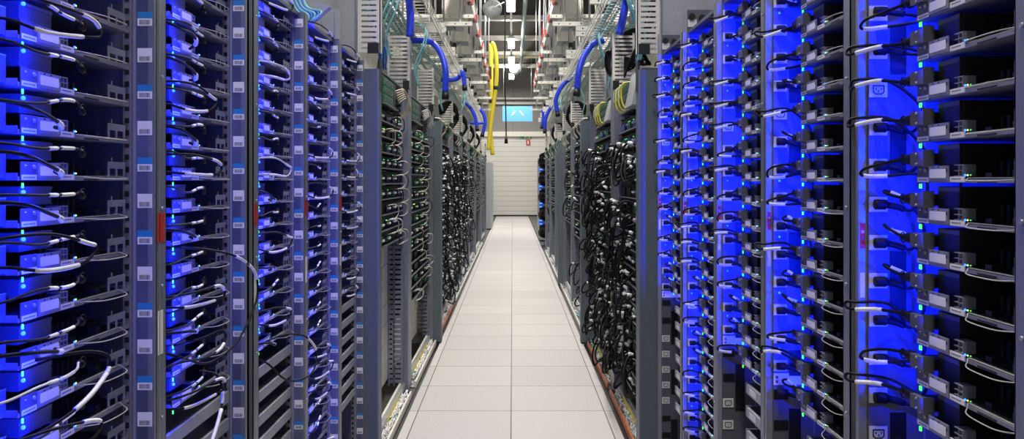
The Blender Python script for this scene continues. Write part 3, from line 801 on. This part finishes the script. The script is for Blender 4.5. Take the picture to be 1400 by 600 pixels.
# plinth edges and white leads in the floor troughs
def trough(side, X0, y0, y1, label, lead_label, n, seed, col):
    s = side
    t = empty('floor_trough', label, 'trough', (s*X0, y0, 0), 0, 'troughs at the foot of the racks')
    wpart(MB().box(s*X0, s*(X0+.012), y0, y1, 0, .045, col), 'front_edge', t)
    wpart(MB().box(s*(X0+.012), s*(X0+.07), y0, y1, 0, .008, 'steel'), 'channel', t)
    wpart(MB().box(s*(X0+.07), s*(X0+.085), y0, y1, 0, .10, 'strut').box(s*(X0+.069), s*(X0+.07), y0+.3, y0+.75, .03, .09, 'yellow').box(s*(X0+.069), s*(X0+.07), y0+.75, y1-.1, .03, .07, 'orange'), 'back_edge', t)
    r = random.Random(seed); m = MB()
    for q in range(n):
        y = r.uniform(y0+.05, y1-.15); x = X0+.035
        m.tube(spline([(s*(x+r.uniform(-.02, .02)), y+a*.035+r.uniform(-.02, .02), .012+r.uniform(0, .055)) for a in range(5)], 3), .0042, 'white' if r.random() < (.97 if s < 0 else .8) else 'teal', 4)
    o = m.build('cable_tangle'); tag(o, lead_label, 'cables', kind='stuff')
trough(-1, .690, 3.9, 5.30, 'metal floor trough with yellow strip under the first left open rack', 'tangle of white leads lying in the near left floor trough', 90, 1, 'strut')
trough(-1, .690, 5.55, 7.0, 'metal floor trough under the second left open rack', 'tangle of white leads lying in the second left floor trough', 90, 2, 'strut')
trough(-1, .690, 7.25, 9.3, 'orange-edged floor trough beyond the second left end panel', 'tangle of white leads lying beyond the second left end panel', 70, 3, 'orange')
trough(-1, .690, 9.5, 18.0, 'long pale floor trough along the far left racks', 'tangle of white leads along the far left racks', 70, 4, 'strut')
trough(1, .670, 3.95, 5.35, 'orange-edged floor trough under the first right open rack', 'tangle of white and teal leads in the near right floor trough', 80, 5, 'orange')
trough(1, .670, 5.5, 6.95, 'orange-edged floor trough under the second right open rack', 'tangle of white and teal leads in the second right floor trough', 60, 6, 'orange')
trough(1, .670, 7.2, 16.0, 'long pale floor trough along the far right racks', 'tangle of white leads along the far right racks', 90, 7, 'strut')

# ------------------------------------------------------------------ overhead
def thing_mesh(mb, name, label, cat, group=None, o=(0, 0, 0)):
    ob = shift(mb, o).build(name); ob.location = o; return tag(ob, label, cat, group)

def hose(pts, r, label, cuff=True, tail=False):
    t = empty('blue_hose', label, 'hose', pts[0], 0, 'blue hoses dropping to the racks')
    P = spline(pts, 10); rr = []; Q = []
    # corrugated jacket
    for i in range(len(P)-1):
        n = max(1, int((P[i+1]-P[i]).length/(r*.5)))
        for j in range(n): Q.append(P[i].lerp(P[i+1], j/n)); 
    Q.append(P[-1]); rr = [r*(1.0 if i % 2 else .93) for i in range(len(Q))]
    wpart(MB().tube(Q, rr, 'hose', 10), 'jacket', t)
    if cuff:
        wpart(MB().tube([Q[-1], Q[-1]+(Q[-1]-Q[-2]).normalized()*r*2.2], r*1.1, 'black', 10), 'cuff', t)
    if tail:
        e = Q[-1]+(Q[-1]-Q[-2]).normalized()*r*2
        m = MB()
        for a in range(4): m.tube(spline([e, e+Vector((r*.5*math.cos(a*1.6), r*.5*math.sin(a*1.6), -.06)), e+Vector((r*2*math.cos(a*1.6), r*2*math.sin(a*1.6), -.18))], 3), r*.22, 'teal', 5)
        wpart(m, 'cable_tail', t, 'teal cable ends below the hose')
    return t
def at(px, py, y): return ((px-VX)*y/F, y, H - (py-VY)*y/F)
hose([at(557, -60, 5.0), at(559, -10, 5.0), at(561, 25, 5.0), at(560, 50, 5.0)], .0255, 'thick straight blue hose dropping beside the first left open rack', cuff=False)
hose([at(560, 55, 6.4), at(575, 55.5, 6.4), at(590, 58, 6.35), at(602, 72, 6.3), at(609, 95, 6.25), at(609, 126, 6.25)], .0265, 'blue hose arching out and down to the second left open rack')
hose([at(603, 109, 9.2), at(615, 109.5, 9.2), at(626, 107, 9.2), at(631, 98, 9.2), at(634, 104, 9.2), at(635, 117, 9.2)], .027, 'short dark blue hose bent like an elbow above the left row', tail=True)
hose([at(634, 139, 12.2), at(642, 146, 12.2), at(649, 158, 12.2), at(652, 174, 12.2)], .028, 'slender blue hose arching over the fifth left open rack')
hose([at(655, 148, 14.5), at(661, 156, 14.5), at(663, 168, 14.5), at(660, 182, 14.5)], .034, 'lighter blue hose curving down over the far left racks')
hose([at(642, 168, 14.0), at(652, 168.5, 14.0), at(662, 168, 14.0)], .026, 'blue hose lying level over the far left racks', cuff=False)
hose([at(859, -60, 5.0), at(857, -8, 5.0), at(852, 22, 5.0), at(847, 47, 5.0)], .0265, 'thick straight blue hose dropping beside the first right open rack', cuff=False)
hose([at(824, 56, 6.6), at(812, 60, 6.55), at(800, 74, 6.5), at(792, 95, 6.45), at(789, 122, 6.45)], .0275, 'blue hose arching out and down to the second right open rack')
hose([at(786, 106, 9.4), at(776, 110, 9.4), at(766, 121, 9.4), at(760, 137, 9.4), at(762, 153, 9.4)], .026, 'blue hose arching over the third right open rack')
hose([at(758, 142, 13.0), at(751, 150, 13.0), at(746, 163, 13.0), at(745, 177, 13.0)], .030, 'slender blue hose arching over the far right racks')
hose([at(742, 150, 15.5), at(742.5, 160, 15.5), at(741, 172, 15.5)], .028, 'short blue hose stub by the far right racks')

def mesh_tray(side, xi, xo, z, y0, y1, label):
    s = side; m = MB(); r = .0028
    t = empty('wire_tray', label, 'wire tray', (s*xi, y0, z), 0, 'wire mesh trays overhead')
    n = 7
    for q in range(n):
        x = xi + (xo-xi)*q/(n-1); m.box(s*(x-r), s*(x+r), y0, y1, z-r, z+r, 'wire')
    y = y0
    while y <= y1: m.box(s*xi, s*xo, y-r, y+r, z-r*.8, z+r*1.2, 'wire'); y += .10
    wpart(m, 'mesh_bottom', t)
    for x in (xi, xo):
        m = MB()
        for q in (1, 2): m.box(s*(x-r), s*(x+r), y0, y1, z+.045*q-r, z+.045*q+r, 'wire')
        y = y0
        while y <= y1: m.box(s*(x-r), s*(x+r), y-r, y+r, z, z+.09, 'wire'); y += .10
        wpart(m, 'mesh_side', t)
mesh_tray(-1, .62, 1.12, 2.73, 3.6, 17.5, 'zinc wire mesh tray hung above the left row')
mesh_tray(1, .64, 1.14, 2.69, 3.6, 16.5, 'zinc wire mesh tray hung above the right row')
r = random.Random(9)
for side, z0, nm in ((-1, 2.745, 'left'), (1, 2.705, 'right')):
    for q in range(6):
        x = .66 + .42*r.random(); a = r.uniform(.02, .09)
        pts = [(side*(x + .05*r.random()), 3.7 + 13*k/7, z0 + a*.9*r.random() + .01) for k in range(8)]
        wcord('fibre_cable', f'teal fibre cable lying in the {nm} wire tray', pts, .012, 'teal', (), (), f'teal fibre cables in the {nm} wire tray', 'cable', 3, 5)
    for q in range(9):
        y = (4.6, 4.7, 4.8, 6.2, 6.3, 8.4, 8.5, 11.2, 11.3)[q] + r.uniform(-.05, .05)
        pts = [(side*.95, y+.25, z0+.05), (side*.80, y+.10, z0+.02+r.uniform(0, .03)), (side*.70, y, z0-.04), (side*.72, y-.05, z0-.2), (side*.78, y-.05, z0-.36), (side*.76, y, z0-.5)]
        wcord('fibre_cable', f'teal fibre cable falling from the {nm} wire tray to a rack top', pts, .007, 'teal', (), (), f'teal fibre drops of the {nm} row', 'cable', 5, 5)

# cross struts, hangers, busways
cnt = {}
def strut(side, x0, x1, y, z, double, word):
    nm = 'left' if side < 0 else 'right'; cnt[(side, word)] = cnt.get((side, word), 0) + 1
    t = empty('cross_strut', f'{word} perforated cream strut, {nth(cnt[(side, word)])} along the {nm} row', 'strut', (side*x0, y, z), 0, 'perforated struts overhead')
    m = MB(); s = side
    hs = (0, .046) if double else (0,)
    for h in hs:
        m.box(s*x0, s*x1, y-.02, y+.02, z+h, z+h+.041, 'strut')
        m.box(s*x0, s*x1, y-.0205, y-.02, z+h+.041, z+h+.043, 'box')
        x = x0+.06
        while x < x1: m.box(s*(x-.006), s*(x+.006), y-.0206, y-.02, z+h+.014, z+h+.026, 'dark'); x += .11
    wpart(m, 'channel', t)
    for x in (x0+.12, x1-.06): wpart(MB().cyl((s*x, y, (z+5.75)/2), 'z', .009, 5.75-z, 'steel', 6), 'hanger_rod', t)
for y in (5.6, 6.85, 8.1, 9.35, 10.6, 11.85, 13.1, 14.35, 15.6, 16.85):
    for s in (-1, 1):
        strut(s, .60 if s < 0 else .56, 1.25, y, 2.79 if s < 0 else 2.76, True, 'double')
for y in (9.0, 11.5, 14.0, 16.5):
    for s in (-1, 1): strut(s, .45, 1.2, y, 3.37, False, 'single upper')
for y in (7.7, 10.0, 12.3, 14.6, 17.0):
    for s in (-1, 1): strut(s, .40, 1.15, y, 3.02, False, 'single lower')

for s, nm in ((-1, 'left'), (1, 'right')):
    X = .56; z = 3.74
    t = empty('busway', f'white overhead busway with red clips above the {nm} row', 'busway', (s*X, 4, z), 0, 'busways above the rows')
    wpart(MB().box(s*(X-.05), s*(X+.07), 4, 18.6, z-.10, z+.10, 'busway').box(s*(X-.06), s*(X+.08), 4, 18.6, z+.10, z+.112, 'busway').box(s*(X-.06), s*(X+.08), 4, 18.6, z-.112, z-.10, 'busway'), 'rail', t)
    for q in range(9):
        y = 9.3 + q*1.04
        wpart(MB().box(s*(X-.085), s*(X-.02), y, y+.06, z-.14, z-.112, 'red').box(s*(X-.085), s*(X-.06), y, y+.06, z-.112, z-.04, 'red').box(s*(X-.075), s*(X-.04), y-.006, y, z-.145, z-.12, 'bar'), 'clip', t, 'red clip on the busway')
    for q in range(9):
        y = 9.1 + q*1.05
        b = empty('junction_box', f'grey tap-off box, {nth(q+1)} along the {nm} busway', 'box', (s*(X+.12), y, z-.25), 0, 'tap-off boxes under the busways')
        wpart(MB().box(s*(X+.03), s*(X+.24), y, y+.42, z-.42, z-.112, 'box').box(s*(X+.02), s*(X+.25), y-.012, y, z-.43, z-.113, 'strut'), 'housing', b)
        wpart(MB().box(s*(X+.015), s*(X+.03), y+.1, y+.3, z-.28, z-.16, 'dark'), 'cover', b)
        wpart(MB().cyl((s*(X+.14), y+.2, z-.50), 'z', .022, .24, 'lead', 10).cyl((s*(X+.14), y+.2, z-.63), 'z', .03, .05, 'black', 10), 'cable_gland', b)
    # broad ducts and conduits further out
    dm = MB().box(s*1.28, s*1.85, 5.5, 24, 3.3, 3.75, 'strut')
    for q in range(7): dm.box(s*1.26, s*1.28, 6+q*2.9, 6.03+q*2.9, 3.3, 6.36, 'strut')
    thing_mesh(dm, 'air_duct', f'broad pale air duct running above the back of the {nm} row', 'duct', 'air ducts')
    for q in range(3):
        thing_mesh(MB().tube([(s*(.86+q*.10), 6.0, 4.25+q*.1), (s*(.86+q*.10), 27, 4.25+q*.1)], .03, ('wire', 'lead', 'teal')[q], 10), 'conduit', f'{("zinc", "white", "teal")[q]} conduit running high above the {nm} row', 'conduit', 'overhead conduits')

# black cables spilling off the right rack top
for q in range(12):
    e = q*.012
    wcord('feed_cable', 'black cord in the thick bunch arching above the first right open rack', [(.92, 5.25+e, 2.50+e*.5), (.84+e*.3, 5.35, 2.53-e), (.76, 5.45, 2.50-e), (.70-e*.2, 5.5, 2.40), (.69, 5.5+e, 2.28), (.74, 5.45, 2.19), (.80, 5.4, 2.15)], .011, 'cable', (), (), 'black cords arching off the right rack top', 'cord', 5, 6)
    wcord('feed_cable', 'black cord in the diagonal bunch beside the right slotted comb', [(.76+e, 4.15, 2.58+rng.uniform(-.05,.05)), (.78+e*.6, 4.4, 2.45-e+rng.uniform(-.04,.04)), (.77+rng.uniform(-.03,.03), 4.65+e, 2.33+rng.uniform(-.03,.03)), (.74+e, 4.9, 2.24+rng.uniform(-.03,.03)), (.73, 5.05, 2.16+e)], .007, 'cable', (), (), 'black cords beside the right slotted comb', 'cord', 5, 6)
    for s, y, nm in ((1, 9.2, 'third right'), (-1, 9.2, 'third left'), (1, 12.7, 'fifth right'), (-1, 11.0, 'fourth left'), (-1, 13.0, 'fifth left'), (-1, 15.2, 'sixth left')):
        if q < 8: wcord('feed_cable', f'black cord in the bulging bunch on top of the {nm} open rack', [(s*.86, y-.1+e, 2.36-e), (s*(.76-e*.3), y+e, 2.42-e), (s*(.68-e*.2), y+.1, 2.36-e), (s*.67, y+.14+e, 2.22), (s*.74, y+.1, 2.10)], .018, 'cable', (), (), f'black cords on top of the {nm} open rack', 'cord', 4, 5)
for q in range(7):
    e = q*.012
    wcord('fibre_cable', 'cyan fibre cable in the bunch hanging over the third left rack', [(-.93+e, 3.0, 2.45), (-.90+e, 3.02, 2.30), (-.84+e*.6, 2.98, 2.16), (-.80+e, 2.95, 2.10+e*.4), (-.83+e, 2.94, 2.02+e)], .0055, ('teal', 'bluemod')[q % 2], (), (), 'cyan fibre bunch over the left blue racks', 'cable', 5, 6)
for q in range(16):
    g = random.Random(300+q); v = lambda a: g.uniform(-a, a)
    wcord('fibre_cable', 'blue or teal fibre cable in the bunch behind the left slotted comb', [(-.84+v(.05), 4.05, 2.60), (-.80+v(.05), 4.2+v(.05), 2.45+v(.04)), (-.76+v(.04), 4.35, 2.36+v(.05)), (-.75+v(.04), 4.45+v(.05), 2.25+v(.04)), (-.76+v(.03), 4.5, 2.13)], .0055, ('teal', 'bluemod', 'teal', 'lead')[q % 4], (), (), 'fibre bunch behind the left slotted comb', 'cable', 5, 5)

# rack-top blanking sheets above the left and right blue racks
t = empty('rack_top_cover', 'folded grey sheet cover on top of the fourth left rack', 'cover', (-.74, 3.20, 2.08), 0, 'covers on top of blue racks')
wpart(MB().box(-.80, -.725, 3.225, 3.26, 2.075, 2.20, 'slate2').box(-.785, -.74, 3.20, 3.225, 2.09, 2.185, 'slate2'), 'upright', t)
wpart(MB().cyl((-.752, 3.217, 2.10), 'y', .006, .02, 'steel', 10).cyl((-.772, 3.217, 2.10), 'y', .006, .02, 'steel', 10), 'knob', t)
t = empty('rack_top_cover', 'angled grey bracket plate between the third and fourth left racks', 'cover', (-.80, 3.0, 2.1), 0, 'covers on top of blue racks')
wpart(MB().prism([(-.90, 2.10), (-.80, 2.08), (-.745, 2.12), (-.745, 2.16), (-.80, 2.20), (-.90, 2.20)], 'y', 3.0, 3.02, 'slate2'), 'plate', t)
wpart(MB().prism([(-.80, 2.08), (-.76, 2.10), (-.70, 2.15), (-.74, 2.17)], 'y', 2.96, 3.0, 'slate2'), 'tongue', t)
for side, xs, nm in ((-1, -.86, 'left'), (1, .86, 'right')):
    t = empty('overhead_box', f'large plain grey sheet box on top of the {nm} blue racks', 'box', (xs, 3.4, 2.2), 0, 'grey boxes on top of the blue racks')
    a, b = (-1.5, -.86) if side < 0 else (.93, 1.5)
    wpart(MB().box(a, b, 2.75, 3.72, 2.14, 2.62, 'slate2'), 'body', t)
    wpart(MB().box(a, b, 2.74, 2.75, 2.14, 2.16, 'post').box(a, b, 2.74, 2.75, 2.6, 2.62, 'post'), 'edge_trim', t)

# ------------------------------------------------------------------ aisle: lamps, sign, hanging bits
def lamp(y, z, lab, power):
    t = empty('ceiling_lamp', lab, 'lamp', (-.035, y, z), 0, 'lamps in line over the aisle')
    x = -.035
    wpart(MB().box(x-.10, x+.10, y-.75, y+.75, z+.02, z+.07, 'busway').box(x-.06, x+.06, y-.75, y+.75, z+.07, z+.10, 'box'), 'housing', t)
    wpart(MB().box(x-.085, x+.085, y-.72, y+.72, z, z+.02, 'lamp'), 'diffuser', t)
    for q in (-.6, .6): wpart(MB().cyl((x, y+q, (z+.1+5.78)/2), 'z', .008, 5.78-z-.1, 'steel', 6), 'hanger_rod', t)
    L = bpy.data.lights.new('lamp_light', 'AREA'); L.shape = 'RECTANGLE'; L.size = .25; L.size_y = 1.44; L.energy = power; L.color = (1, .955, .89); L.spread = math.pi
    o = bpy.data.objects.new('lamp_light', L); o.location = (x, y, z-.02); COL.objects.link(o)
    L2 = L.copy(); L2.energy = UPLIGHT  # upward light added to each lamp to brighten the overhead steelwork
    o = bpy.data.objects.new('lamp_light', L2); o.location = (x, y, z+.14); o.rotation_euler = (math.pi, 0, 0); COL.objects.link(o)
POWER, UPLIGHT = 90, 75
YS = [.6, 3.9, 7.2, 10.5, 13.8, 17.1, 22.0, 25.2, 29.0]
for n, y in enumerate(YS):
    lamp(y, 5.36, f'bright lamp, {nth(n+1)} in the line hanging over the aisle', POWER if n < 6 else POWER*1.7)
thing_mesh(MB().box(-.06, -.01, .0, 30, 5.50, 5.54, 'wire'), 'lamp_trunking', 'thin zinc trunking linking the aisle lamps', 'trunking')
# high-bay reflectors
def reflector(c, r, label, k, arm):
    t = empty('round_lamp', label, 'lamp', c, 0, 'round reflectors overhead')
    m = MB(); prof = [(.0, .25), (.03, .5), (.06, .78), (.085, .97), (.10, 1.0), (.10, .96)]
    m.tube([(c[0], c[1]+.3*r - d*r*3, c[2]) for d, _ in prof], [r*q for _, q in prof], k, 28)
    wpart(m, 'shade', t)
    m = MB()
    for q in (.35, .6, .82): m.tube([(c[0]+r*q*math.cos(2*math.pi*a/24), c[1]-.012-.02*r, c[2]+r*q*math.sin(2*math.pi*a/24)) for a in range(24)], r*.02, 'box', 5, True)
    wpart(m, 'ring', t)
    wpart(MB().cyl((c[0], c[1]-.03, c[2]), 'y', r*.22, .05, 'lead', 14).cyl((c[0], c[1]-.06, c[2]), 'y', r*.09, .03, 'black', 10), 'hub', t)
    if arm: wpart(MB().tube([(c[0], c[1]-.05, c[2]), (c[0]+r*.6, c[1]-.05, c[2]+r*.3), (c[0]+r*1.25, c[1]-.03, c[2]+r*.62)], r*.07, 'lead', 8), 'arm', t)
    wpart(MB().cyl((c[0], c[1]+.02, (c[2]+5.75)/2), 'z', .012, 5.75-c[2]-r*.9, 'steel', 6), 'hanger_rod', t)
reflector(at(673, 12, 13.2), .165, 'large grey round reflector with a white arm hanging left of the lamps', 'box', True)
reflector(at(704, 95, 26.0), .175, 'small white round reflector hanging below the aisle lamps', 'busway', False)

# hanging screen with two strokes
c = at(707.5, 155.5, 25.5); w_, h_ = 41*25.5/F, 20.5*25.5/F
t = empty('hanging_sign', 'lit sky-blue panel with two white slanted strokes hung over the aisle', 'sign', (c[0], c[1], c[2]-h_/2))
wpart(MB().box(c[0]-w_/2, c[0]+w_/2, c[1]-.02, c[1]+.02, c[2]-h_/2, c[2]+h_/2, 'screen'), 'panel', t)
m = MB()
for s in (-1, 1):
    m.prism([(c[0]+s*.055, c[2]+.095), (c[0]+s*.095, c[2]+.075) if False else (c[0]+s*.10, c[2]+.095), (c[0]+s*.215, c[2]-.055), (c[0]+s*.165, c[2]-.055)][::s], 'y', c[1]-.026, c[1]-.02, 'screenw')
wpart(m, 'stroke', t)
for s in (-1, 1): wpart(MB().cyl((c[0]+s*w_*.46, c[1], (c[2]+h_/2+5.78)/2), 'z', .006, 5.78-c[2]-h_/2, 'steel', 5), 'hanger_wire', t)
# wall signs
c = at(718.5, 187, 32.05)
t = empty('exit_sign', 'small green escape-route sign on the back wall shutter', 'sign', (c[0], c[1], c[2]))
wpart(MB().box(c[0]-.25, c[0]+.25, c[1]-.012, c[1], c[2]-.07, c[2]+.07, 'exit'), 'plate', t)
m = MB(); y0 = c[1]-.016; y1 = c[1]-.012
m.box(c[0]-.24, c[0]-.225, y0, y1, c[2]-.055, c[2]+.055, 'white').box(c[0]-.24, c[0]-.17, y0, y1, c[2]-.055, c[2]-.04, 'white')
m.box(c[0]-.02, c[0]+.015, y0, y1, c[2]+.02, c[2]+.05, 'white').prism([(c[0]-.06, c[2]-.05), (c[0]-.03, c[2]-.05), (c[0]+.02, c[2]+.0), (c[0]+.07, c[2]-.045), (c[0]+.09, c[2]-.035), (c[0]+.03, c[2]+.02), (c[0]-.01, c[2]+.02)], 'y', y0, y1, 'white')
m.box(c[0]+.13, c[0]+.20, y0, y1, c[2]-.05, c[2]+.045, 'white')
wpart(m, 'pictogram', t, 'white running figure and door')
c = at(722, 194.5, 32.05)
t = empty('fire_sign', 'small red fire-equipment sign below the green escape sign', 'sign', (c[0], c[1], c[2]))
wpart(MB().box(c[0]-.085, c[0]+.085, c[1]-.012, c[1], c[2]-.10, c[2]+.10, 'red'), 'plate', t)
wpart(MB().prism([(c[0]-.025, c[2]-.07), (c[0]+.025, c[2]-.07), (c[0]+.025, c[2]+.03), (c[0]+.01, c[2]+.05), (c[0]+.01, c[2]+.07), (c[0]-.02, c[2]+.07), (c[0]-.01, c[2]+.05), (c[0]-.025, c[2]+.03)], 'y', c[1]-.016, c[1]-.012, 'white'), 'pictogram', t, 'white extinguisher')
# pendant black cable
y = 15.0
p0, p1 = at(691, 0, y), at(692, 187, y)
wc = wcord('pendant_cable', 'black cable with a plug end dangling in front of the blue panel', [(p0[0], y, 5.7), at(690.5, 40, y), at(690, 110, y), at(691.5, 150, y), p1], .012, 'cable', (), (), None, 'cable', 6, 6)
o0 = wc.location
part(MB().tube([Vector(p1)-o0, Vector(p1)-o0+Vector((0, 0, -.03)), Vector(p1)-o0+Vector((0, 0, -.13))], [.014, .028, .036], 'black', 10), 'plug', wc)
# yellow hoses
Z = 17.0
def yhose(pts, label):
    t = empty('yellow_hose', label, 'hose', pts[0], 0, 'yellow hoses beside the left busway')
    P = spline(pts, 10); wpart(MB().tube(P, .045, 'yellow', 10), 'jacket', t)
    wpart(MB().tube(P[len(P)//2:len(P)//2+3], .052, 'black', 10), 'clamp', t)
yhose([at(671.5, 58, Z), at(675, 62, Z), at(678.5, 80, Z), at(679, 105, Z), at(676.5, 130, Z), at(673, 155, Z), at(670, 180, Z), at(668, 205, Z)], 'yellow hose bowing towards the aisle beside the left busway')
yhose([at(670.5, 60, Z+.3), at(671.5, 80, Z+.3), at(671.5, 120, Z+.3), at(670, 150, Z+.3), at(671, 185, Z+.3), at(673.5, 212, Z+.3)], 'straighter yellow hose hanging against the left busway')
thing_mesh(MB().box(*[v for v in (at(667, 0, Z-.2)[0], at(672, 0, Z-.2)[0])], Z-.3, Z-.15, at(0, 108, Z-.2)[2], at(0, 92, Z-.2)[2], 'black'), 'clamp_box', 'black box clamped to the straighter yellow hose', 'box')
thing_mesh(MB().tube([(.30, 9, 5.70), (.30, 31, 5.70)], .055, 'pipe', 10), 'pipe', 'teal-grey pipe running under the ceiling right of the lamps', 'pipe')
thing_mesh(MB().tube([(.88, 22.5, 6.36), (.88, 22.5, 5.2)], .04, 'red', 8), 'sprinkler_pipe', 'red vertical pipe dropping from the ceiling on the right', 'pipe')
thing_mesh(MB().tube([(-4.62, 26.6, 5.725), (4.62, 26.6, 5.725)], .05, 'cream', 8), 'pipe', 'cream pipe crossing under the ceiling beams', 'pipe')
for n, z in enumerate((4.86, 4.66)):
    thing_mesh(MB().tube([(-4.62, 31.9, z), (4.62, 31.9, z)], .05, 'busway', 8), 'pipe', f'white pipe crossing the back wall, {("upper", "lower")[n]} of two', 'pipe', 'white pipes on the back wall')

# ------------------------------------------------------------------ world, camera, view
wd = bpy.data.worlds.new('world'); scene.world = wd; wd.use_nodes = True
wd.node_tree.nodes['Background'].inputs['Color'].default_value = (.5, .55, .7, 1); wd.node_tree.nodes['Background'].inputs['Strength'].default_value = .2
cam = bpy.data.cameras.new('camera'); cam.sensor_width = 36; cam.lens = F/1400*36; cam.clip_start = .05
cam.shift_x = (700-VX)/1400*1.0; cam.shift_y = (VY-300)/1400
co = bpy.data.objects.new('camera', cam); COL.objects.link(co); co.location = (0, 0, H); co.rotation_euler = (math.pi/2, 0, 0)
scene.camera = co
vs = scene.view_settings; vs.view_transform = 'Standard'; vs.look = 'None'; vs.gamma = 1; vs.exposure = 0.0; vs.use_curve_mapping = False
scene.cycles.max_bounces = 8; scene.cycles.diffuse_bounces = 4; scene.cycles.glossy_bounces = 4; scene.cycles.use_light_tree = True
scene.cycles.sample_clamp_indirect = 4.0
bpy.context.view_layer.update()
